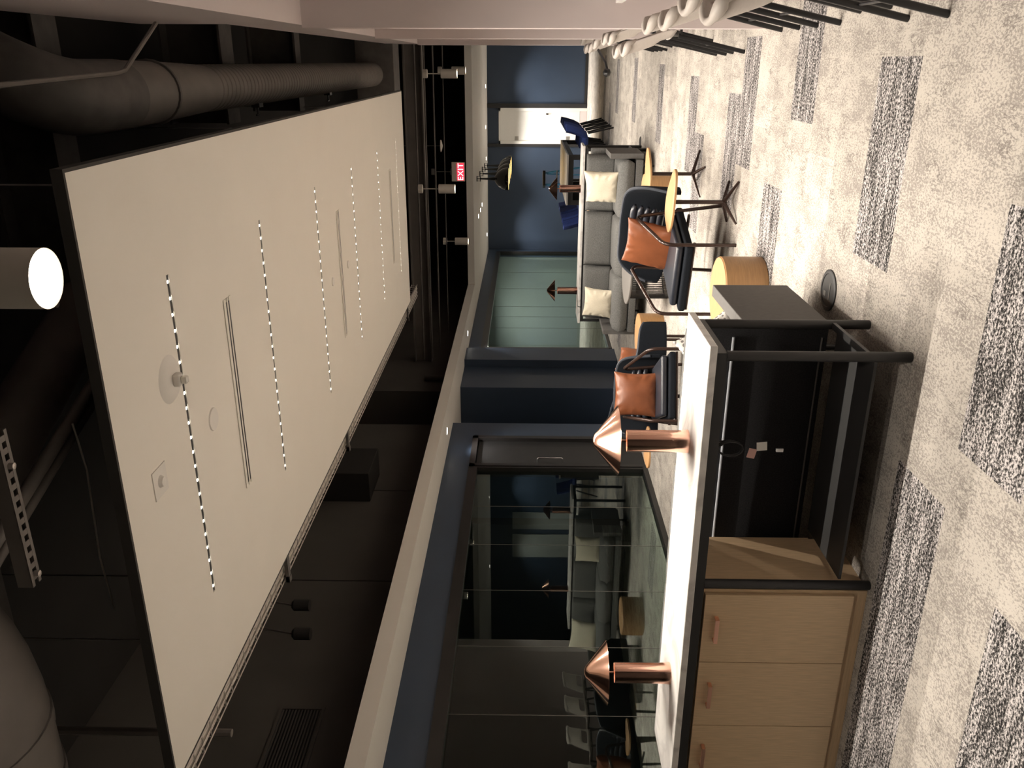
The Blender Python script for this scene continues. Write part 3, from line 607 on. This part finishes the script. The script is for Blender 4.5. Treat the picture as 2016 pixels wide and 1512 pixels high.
# ------------------------------------------------------------------ lounge chairs
def V3(xy, z): return Vector((xy[0], xy[1], z))
def lounge(label, A, Bp, P, Rr, shell, inset=.06, ztop=.64):
    c0 = (Vector(A)+Vector(Bp)+Vector(P)+Vector(Rr))/4; t = thing('lounge_chair', label, 'armchair', (c0.x, c0.y, 0))
    A, Bp, P, Rr = [Vector(q)-c0 for q in (A, Bp, P, Rr)]
    for f, r, q in ((A, P, Bp), (Bp, Rr, A)):
        inw = (q-f).normalized()*inset; tp = f+(r-f)*.84+inw
        pts = rounded([V3(f, 0), V3(f, min(.495, ztop-.03)), V3(tp, ztop), V3(tp+(r-f)*.07, ztop-.03), V3(r, .0)], .075, 7)
        obj('side_frame', tube(bmesh.new(), pts, .0135, 12), M_tube, t, smooth=True)
    fl, fr, bl, br = Bp, A, Rr, P
    def bil(u, v): return (fl*(1-u)+fr*u)*(1-v)+(bl*(1-u)+br*u)*v
    bm = tube(bmesh.new(), [V3(bil(.0, .75), .27), V3(bil(1, .75), .27)], .011, 10); tube(bm, [V3(bil(.02, .08), .28), V3(bil(.98, .08), .28)], .011, 10); obj('cross_bar', bm, M_tube, t, smooth=True)
    q = [bil(.03, .0), bil(.97, .0), bil(.95, 1.05), bil(.05, 1.05)]
    o = obj('seat', prism(bmesh.new(), [(p.x, p.y) for p in q], .29, .345), M_navyf, t, smooth=True); bevmod(o, .018, 4)
    q = [bil(.07, .06), bil(.93, .06), bil(.9, .98), bil(.1, .98)]
    o = obj('seat_cushion', prism(bmesh.new(), [(p.x, p.y) for p in q], .348, .402), M_navyl, t, smooth=True); bevmod(o, .022, 5)
    # quilted back cushion: stacked horizontal channels
    fwd = ((fl+fr)/2-(bl+br)/2).normalized(); bm = bmesh.new()
    bc = [bil(.1, 1.0), bil(.9, 1.0)]
    for k in range(5):
        z = .445+k*.048; off = -fwd*(.02+.02*k)
        a = bc[0]+off; b = bc[1]+off; N = 10; pts = []; rr = []
        for j in range(N+1):
            u = j/N; pts.append(V3(a.lerp(b, u)-fwd*(.05*(1-(2*u-1)**2)), z)); rr.append(.028*(min(1, 6*min(u, 1-u)+.45)))
        tube(bm, pts, rr, 10)
    obj('back_cushion', bm, M_navyl, t, smooth='all')
    # fabric shell: list of (x, y, ztop, zbot)
    pts = [(Vector((x, y))-c0, zt, zb) for x, y, zt, zb in shell]
    ctr = [p for p, _, _ in pts]; n = len(pts); bm = bmesh.new(); grid = []
    S = []
    for i in range(n-1):
        for k in range(6):
            u = k/6; p0 = pts[max(0, i-1)]; p1 = pts[i]; p2 = pts[i+1]; p3 = pts[min(n-1, i+2)]
            def cr(a, b, c, d): return .5*((2*b)+(c-a)*u+(2*a-5*b+4*c-d)*u*u+(3*b-a-3*c+d)*u**3)
            S.append((cr(p0[0], p1[0], p2[0], p3[0]), cr(p0[1], p1[1], p2[1], p3[1]), cr(p0[2], p1[2], p2[2], p3[2])))
    S.append(pts[-1]); up = -fwd; NZ = 7
    for p, zt, zb in S: grid.append([bm.verts.new(V3(p+up*.10*max(0, (zb+(zt-zb)*j/NZ)-.4), zb+(zt-zb)*j/NZ)) for j in range(NZ+1)])
    for a, b in zip(grid, grid[1:]):
        for j in range(NZ): bm.faces.new((a[j], b[j], b[j+1], a[j+1]))
    edge = [g[-1].co.copy() for g in grid]
    o = obj('back_shell', bm, M_navyf, t, smooth='all'); md = o.modifiers.new('solid', 'SOLIDIFY'); md.thickness = .03; md.offset = 0; bevmod(o, .009, 3)
    edge = [grid_ for grid_ in edge]; obj('piping', tube(bmesh.new(), edge, .013, 8), M_pipe, t, smooth=True)
    return t
lounge('navy lounge chair with a tan leather pillow, nearest the two small wood tables', (-1.196, 5.802), (-1.738, 5.945), (-1.002, 6.306), (-1.54, 6.505),
       [(-.90, 6.22, .40, .33), (-.89, 6.36, .58, .32), (-.95, 6.54, .68, .32), (-1.12, 6.68, .70, .32), (-1.37, 6.77, .70, .32), (-1.54, 6.80, .69, .32), (-1.64, 6.77, .60, .34), (-1.69, 6.72, .48, .38)])
put_pillow('leather_pillow', 'tan leather pillow leaning in the lounge chair nearest the wood tables', M_tan, (-1.30, 6.28, .505), -.55, .30, -.02, .44, .12, 1)
lounge('navy lounge chair behind the right lamp of the near console, tan pillow facing the camera', (-2.081, 6.156), (-2.603, 5.954), (-2.356, 6.618), (-2.867, 6.442),
       [(-2.284, 6.571, 0.42, 0.34), (-2.344, 6.644, 0.64, 0.34), (-2.502, 6.636, 0.69, 0.33), (-2.786, 6.537, 0.69, 0.33), (-2.921, 6.442, 0.64, 0.34), (-2.916, 6.347, 0.42, 0.34)], .07)
put_pillow('leather_pillow', 'tan leather pillow facing the camera behind the copper lamp', M_tan, (-2.55, 6.37, .55), .37, .16, -.02, .375, .15, 2)
lounge('navy lounge chair turned away, its outer side panel showing beside the near console end', (-2.258, 7.031), (-2.457, 7.544), (-2.78, 6.883), (-2.961, 7.349),
       [(-2.102, 6.931, 0.44, 0.25), (-2.156, 6.878, 0.475, 0.25), (-2.352, 6.802, 0.5, 0.25), (-2.503, 6.776, 0.56, 0.27), (-2.707, 6.804, 0.66, 0.3), (-2.936, 6.844, 0.71, 0.32), (-3.113, 6.968, 0.72, 0.34), (-3.222, 7.194, 0.7, 0.34), (-3.247, 7.453, 0.5, 0.34)], .04, .36)
put_pillow('leather_pillow', 'tan leather pillow edge showing over the side of the turned away chair', M_tan, (-2.54, 7.14, .455), -1.9, .05, .25, .34, .13, 4)
# ------------------------------------------------------------------ small tables
def pick(rx, ry, n=36, rot=0):
    out = []
    for k in range(n):
        a = 2*math.pi*k/n; r = 1+.12*math.cos(3*a); x, y = rx*r*math.cos(a), ry*r*math.sin(a); out.append((x*math.cos(rot)-y*math.sin(rot), x*math.sin(rot)+y*math.cos(rot)))
    return out
def side_table(x, y, label, rx, ry, rot, star=.5):
    t = thing('side_table', label, 'side table', (x, y, 0), 0, 'small wood topped side tables')
    o = obj('table_top', prism(bmesh.new(), pick(rx, ry, 40, rot), .432, .45), M_oaktop, t, smooth=True); bevmod(o, .004, 2)
    obj('stem', tube(bmesh.new(), [(0, 0, .05), (0, 0, .432)], .015, 14), M_tube, t, smooth=True)
    for k in range(4):
        a = star+k*math.pi/2; obj('foot', tube(bmesh.new(), [(0, 0, .07), (.10*math.cos(a), .10*math.sin(a), .04), (.2*math.cos(a), .2*math.sin(a), .008)], [.016, .012, .008], 8), M_tube, t, smooth=True)
    return t
side_table(-.882, 7.2, 'small wood side table farther along, in front of the grey sofa end', .2, .16, .5, .4)
side_table(-.928, 5.99, 'small wood side table beside the leather pillow chair, pointed oval top', .235, .15, -.5, .9)
side_table(-3.0, 6.3, 'small wood side table whose end shows left of the near copper lamp', .17, .15, 0, .2)
def drum(x, y, label, h=.26, r=.23):
    t = thing('drum_table', label, 'drum table', (x, y, 0), 0, 'low oak drum tables')
    obj('drum_side', lathe(bmesh.new(), [(r-.005, 0), (r, .004), (r, h-.008), (r-.006, h-.002)], 56, cap=False), M_oakdrum, t, smooth=True)
    obj('drum_top', lathe(bmesh.new(), [(r-.006, h-.012), (r-.006, h), (.001, h)], 56, cap=False), M_oaktop, t); return t
drum(-1.36, 5.12, 'low oak drum table just behind the grey arm of the near sofa')
drum(-2.735, 8.56, 'low oak drum table near the left end of the far grey sofa')
drum(-1.295, 8.72, 'low oak drum table partly hidden by the two small side tables')
t = thing('wire_table', 'grey round table on a drum of black vertical rods before the grey sofa', 'coffee table', (-1.95, 8.45, 0))
obj('table_top', lathe(bmesh.new(), [(.385, .41), (.4, .413), (.4, .425), (.396, .43), (.001, .43)], 56), M_greytop, t, smooth=True)
bm = bmesh.new(); N = 100
rod = None
bm2 = bmesh.new()
for z in (.01, .4): tube(bm2, [(.34*math.cos(2*math.pi*k/60), .34*math.sin(2*math.pi*k/60), z) for k in range(61)], .006, 6)
obj('ring', bm2, M_black, t)
for k in range(90):
    a = 2*math.pi*k/90
    if rod is None: rod = obj('rod', tube(bmesh.new(), [(.34, 0, .01), (.34, 0, .4)], .003, 5), M_black, t)
    else: c = rod.copy(); COL.objects.link(c); c.parent = t; c.rotation_euler = (0, 0, a)
# floor boxes
for x, y, r, lb in ((-1.03, 3.95, .1, 'round dark floor box in the carpet beside the near console end'), (-1.78, 6.0, .06, 'small round floor box on the bright carpet under the near lounge chair'), (-.98, 11.15, .08, 'small round floor box at the foot of the far console')):
    t = thing('floor_box', lb, 'floor box', (x, y, 0)); obj('cover', lathe(bmesh.new(), [(r, 0), (r, .006), (r-.006, .009), (r*.8, .009), (r*.78, .006), (.001, .006)], 40), M_satin, t, smooth=True)
    bm = bmesh.new(); box(bm, -r*.4, r*.4, -r*.3, -r*.22, .006, .0085); box(bm, -r*.35, -r*.1, r*.2, r*.5, .006, .008); obj('flap', bm, M_greytop, t)
# ------------------------------------------------------------------ shell chairs along the right counter
def side_chair():
    t = thing('shell_chair', '', 'chair')
    # local: chair looks to +x, back at x=0
    bm = bmesh.new(); rows = []; NU, NV = 14, 12
    prof = [(.0, .79), (.012, .76), (.03, .70), (.05, .64), (.07, .58), (.095, .50), (.14, .455), (.22, .445), (.32, .45), (.42, .455), (.46, .45)]
    for j, (x, z) in enumerate(prof):
        hw = .15+.06*min(1, j/5) if j < 6 else .21
        row = []
        for i in range(NU+1):
            u = 2*i/NU-1; bend = abs(u)**2.5
            xx = x+(.07*bend if j < 6 else 0); zz = z+(.02*bend if j >= 6 else -.02*bend*(j == 0))
            row.append(bm.verts.new((xx, u*hw, zz)))
        rows.append(row)
    for a, b in zip(rows, rows[1:]):
        for i in range(NU): bm.faces.new((a[i], a[i+1], b[i+1], b[i]))
    bm.faces.ensure_lookup_table()
    kill = [f for f in bm.faces if .50 < f.calc_center_median().z < .60 and abs(f.calc_center_median().y) < .12]
    bmesh.ops.delete(bm, geom=kill, context='FACES')
    o = obj('seat_shell', bm, M_shell, t, smooth='all'); md = o.modifiers.new('s', 'SOLIDIFY'); md.thickness = .014; md.offset = 0
    md = o.modifiers.new('sub', 'SUBSURF'); md.levels = 1; md.render_levels = 1
    pts = [Vector((.07*abs(u)**2.5+.002, u*.155, .80-.02*abs(u)**2.5)) for u in [k/8-1 for k in range(17)]]
    obj('top_roll', tube(bmesh.new(), [pts[0]+Vector((.02, 0, -.05))]+pts+[pts[-1]+Vector((.02, 0, -.05))], [.010, .021]+[.027, .026, .023, .019]+[.016]*7+[.019, .023, .026, .027]+[.021, .010], 12), M_shell, t, smooth='all')
    for sy in (-1, 1):
        obj('leg', tube(bmesh.new(), [(.12, sy*.15, .45), (.02, sy*.165, 0)], [.0155, .014], 10), M_black, t, smooth=True)
        obj('leg', tube(bmesh.new(), [(.40, sy*.15, .45), (.47, sy*.175, 0)], [.0135, .012], 10), M_black, t, smooth=True)
    bm = bmesh.new(); box(bm, .12, .42, -.16, -.135, .425, .44); box(bm, .12, .42, .135, .16, .425, .44); box(bm, .12, .15, -.135, .135, .425, .44)
    obj('seat_frame', bm, M_black, t); obj('stretcher', tube(bmesh.new(), [(.07, -.158, .2), (.07, .158, .2)], .007, 8), M_black, t)
    return t
ch = None
names = ['nearest the camera, cut by the photo edge', 'second from the camera, pushed in deeper', 'third from the camera', 'last before the white wall pier']
for i, (x, y) in enumerate(((.135, 3.37), (.19, 3.88), (.15, 4.45), (.15, 5.08))):
    lb = 'grey shell chair, near row by the counter, '+names[i]
    if ch is None: ch = side_chair(); ch.location = (x, y, 0); ch['label'] = lb; ch['group'] = 'shell chairs by the counter'
    else: dup(ch, (x, y, 0), 0, lb, 'shell chairs by the counter')
nm = ['nearest of the far row, sticking out into the room', 'second of the far row', 'third of the far row', 'in front of the second white pier', 'just beyond the second white pier', 'sixth of the far row', 'seventh of the far row', 'farthest of the far row']
for i, (x, y) in enumerate(((.04, 6.25), (.03, 6.8), (.13, 7.32), (.14, 7.85), (.12, 8.95), (.09, 9.6), (.09, 10.25), (.19, 10.9))):
    dup(ch, (x, y, 0), 0, 'grey shell chair, far row by the white piers, '+nm[i].replace(' of the far row', ''), 'shell chairs beyond the pier')
t = thing('walking_stick', 'thin black rod with a round knob end leaning out among the far shell chairs', 'rod', (.1, 8.45, .72))
obj('rod', tube(bmesh.new(), [(0, 0, .08), (-.11, -.1, .015), (-.17, -.12, .0)], .012, 8), M_black, t); obj('knob', lathe(bmesh.new(), [(.001, -.04), (.03, -.025), (.04, 0), (.03, .025), (.001, .04)], 16, -.2, -.12), M_black, t, smooth=True)
# ------------------------------------------------------------------ far meeting table with blue chairs
t = thing('high_table', 'long pale topped table on a black frame by the blue back wall', 'table', (-1.9, 16.0, 0))
obj('table_top', B(-.42, .42, -1.45, 1.45, .745, .775, bevel=.003), mat('pale_grey_top', (.45, .44, .42), .5, noise_amt=.03), t)
obj('end_frame', box(box(box(bmesh.new(), -.42, -.34, -1.44, -1.38, 0, .745), .34, .42, -1.44, -1.38, 0, .745), -.34, .34, -1.44, -1.38, .66, .745), M_satin, t)
obj('end_frame', box(box(box(bmesh.new(), -.42, -.34, 1.38, 1.44, 0, .745), .34, .42, 1.38, 1.44, 0, .745), -.34, .34, 1.38, 1.44, .66, .745), M_satin, t)
obj('modesty_panel', B(-.34, -.02, -1.42, -1.40, .1, .66), M_gloss, t); obj('side_rail', box(box(bmesh.new(), -.40, -.36, -1.38, 1.38, .66, .745), .36, .40, -1.38, 1.38, .66, .745), M_satin, t)
def blue_chair():
    t = thing('blue_chair', '', 'chair')   # looks to -x, back at +x
    bm = bmesh.new(); prof = [(.26, .80), (.24, .70), (.20, .56), (.15, .46), (.05, .43), (-.12, .43), (-.2, .44)]; rows = []
    for j, (x, z) in enumerate(prof):
        rows.append([bm.verts.new((x-(.09*abs(u)**2 if j < 4 else 0), u*.21, z+(.05*abs(u)**3 if j > 3 else 0))) for u in [k/5-1 for k in range(11)]])
    for a, b in zip(rows, rows[1:]):
        for i in range(10): bm.faces.new((a[i], a[i+1], b[i+1], b[i]))
    o = obj('upholstered_shell', bm, M_royal, t, smooth='all'); md = o.modifiers.new('s', 'SOLIDIFY'); md.thickness = .045; md.offset = 0; bevmod(o, .012, 3)
    for sx in (-1, 1):
        for sy in (-1, 1): obj('leg', tube(bmesh.new(), [(.02+sx*.12, sy*.14, .42), (.04+sx*.2, sy*.2, 0)], .014, 8), M_black, t, smooth=True)
    return t
bc = None
for k in range(4):
    y = 14.85+k*.68
    for s in (1, -1):
        lb = 'royal blue upholstered chair on the %s side of the far table, %s' % ('right' if s > 0 else 'left', ['nearest the camera', 'second along', 'third along', 'farthest'][k])
        loc = (-1.9+s*.62, y, 0); rz = 0 if s > 0 else math.pi
        if bc is None: bc = blue_chair(); bc.location = loc; bc['label'] = lb; bc['group'] = 'blue chairs at the far table'
        else: dup(bc, loc, rz, lb, 'blue chairs at the far table')
dome0 = None
for i, (x, y) in enumerate(((-2.126, 16.466), (-2.161, 17.525), (-2.183, 18.482), (-2.229, 19.536))):
    lb = 'black dome pendant lamp with a gold inside over the far table, '+['nearest of four', 'second of four', 'third of four', 'farthest of four'][i]
    if dome0 is None:
        t = thing('dome_pendant', lb, 'pendant light', (x, y, 1.80), 0, 'black dome pendants'); dome0 = t
        obj('shade', lathe(bmesh.new(), [(.22, 0), (.215, .06), (.19, .13), (.14, .2), (.08, .25), (.03, .275)], 36, cap=False), M_gloss, t, smooth='all')
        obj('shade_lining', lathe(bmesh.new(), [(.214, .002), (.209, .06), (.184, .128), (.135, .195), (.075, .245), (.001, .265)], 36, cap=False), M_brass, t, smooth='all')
        obj('cord', tube(bmesh.new(), [(0, 0, .27), (0, 0, .40), (0, 0, .55)], [.035, .022, .014], 10), M_gloss, t, smooth=True)
        bm = lathe(bmesh.new(), [(.055, .545), (.055, .555)], 20)
        for v in lathe(bm, [(.055, .605), (.055, .62)], 20).verts: pass
        for a in (0, 1.57, 3.14, 4.71): tube(bm, [(.04*math.cos(a), .04*math.sin(a), .55), (.04*math.cos(a), .04*math.sin(a), .61)], .004, 6)
        obj('canopy', bm, M_gloss, t)
    else: dup(dome0, (x, y, 1.80), 0, lb, 'black dome pendants')
t = thing('step_ladder', 'blue and metal step ladder standing behind the far table', 'ladder', (-2.4, 18.6, 0), .5)
bm = bmesh.new()
for sx in (-1, 1): tube(bm, [(sx*.2, -.28, 0), (sx*.13, 0, 1.06)], .02, 6)
obj('front_frame', bm, M_ladder, t); bm = bmesh.new()
for sx in (-1, 1): tube(bm, [(sx*.2, .28, 0), (sx*.13, .03, 1.0)], .016, 6)
obj('rear_frame', bm, M_ladder, t); obj('top_cap', B(-.17, .17, -.06, .09, 1.04, 1.10, bevel=.01), M_black, t)
for k in range(1, 4): f = k/4; obj('step', B(-.2+.07*f, .2-.07*f, -.28*(1-f)-.04, -.28*(1-f)+.04, 1.06*f-.012, 1.06*f+.012), M_alu, t)
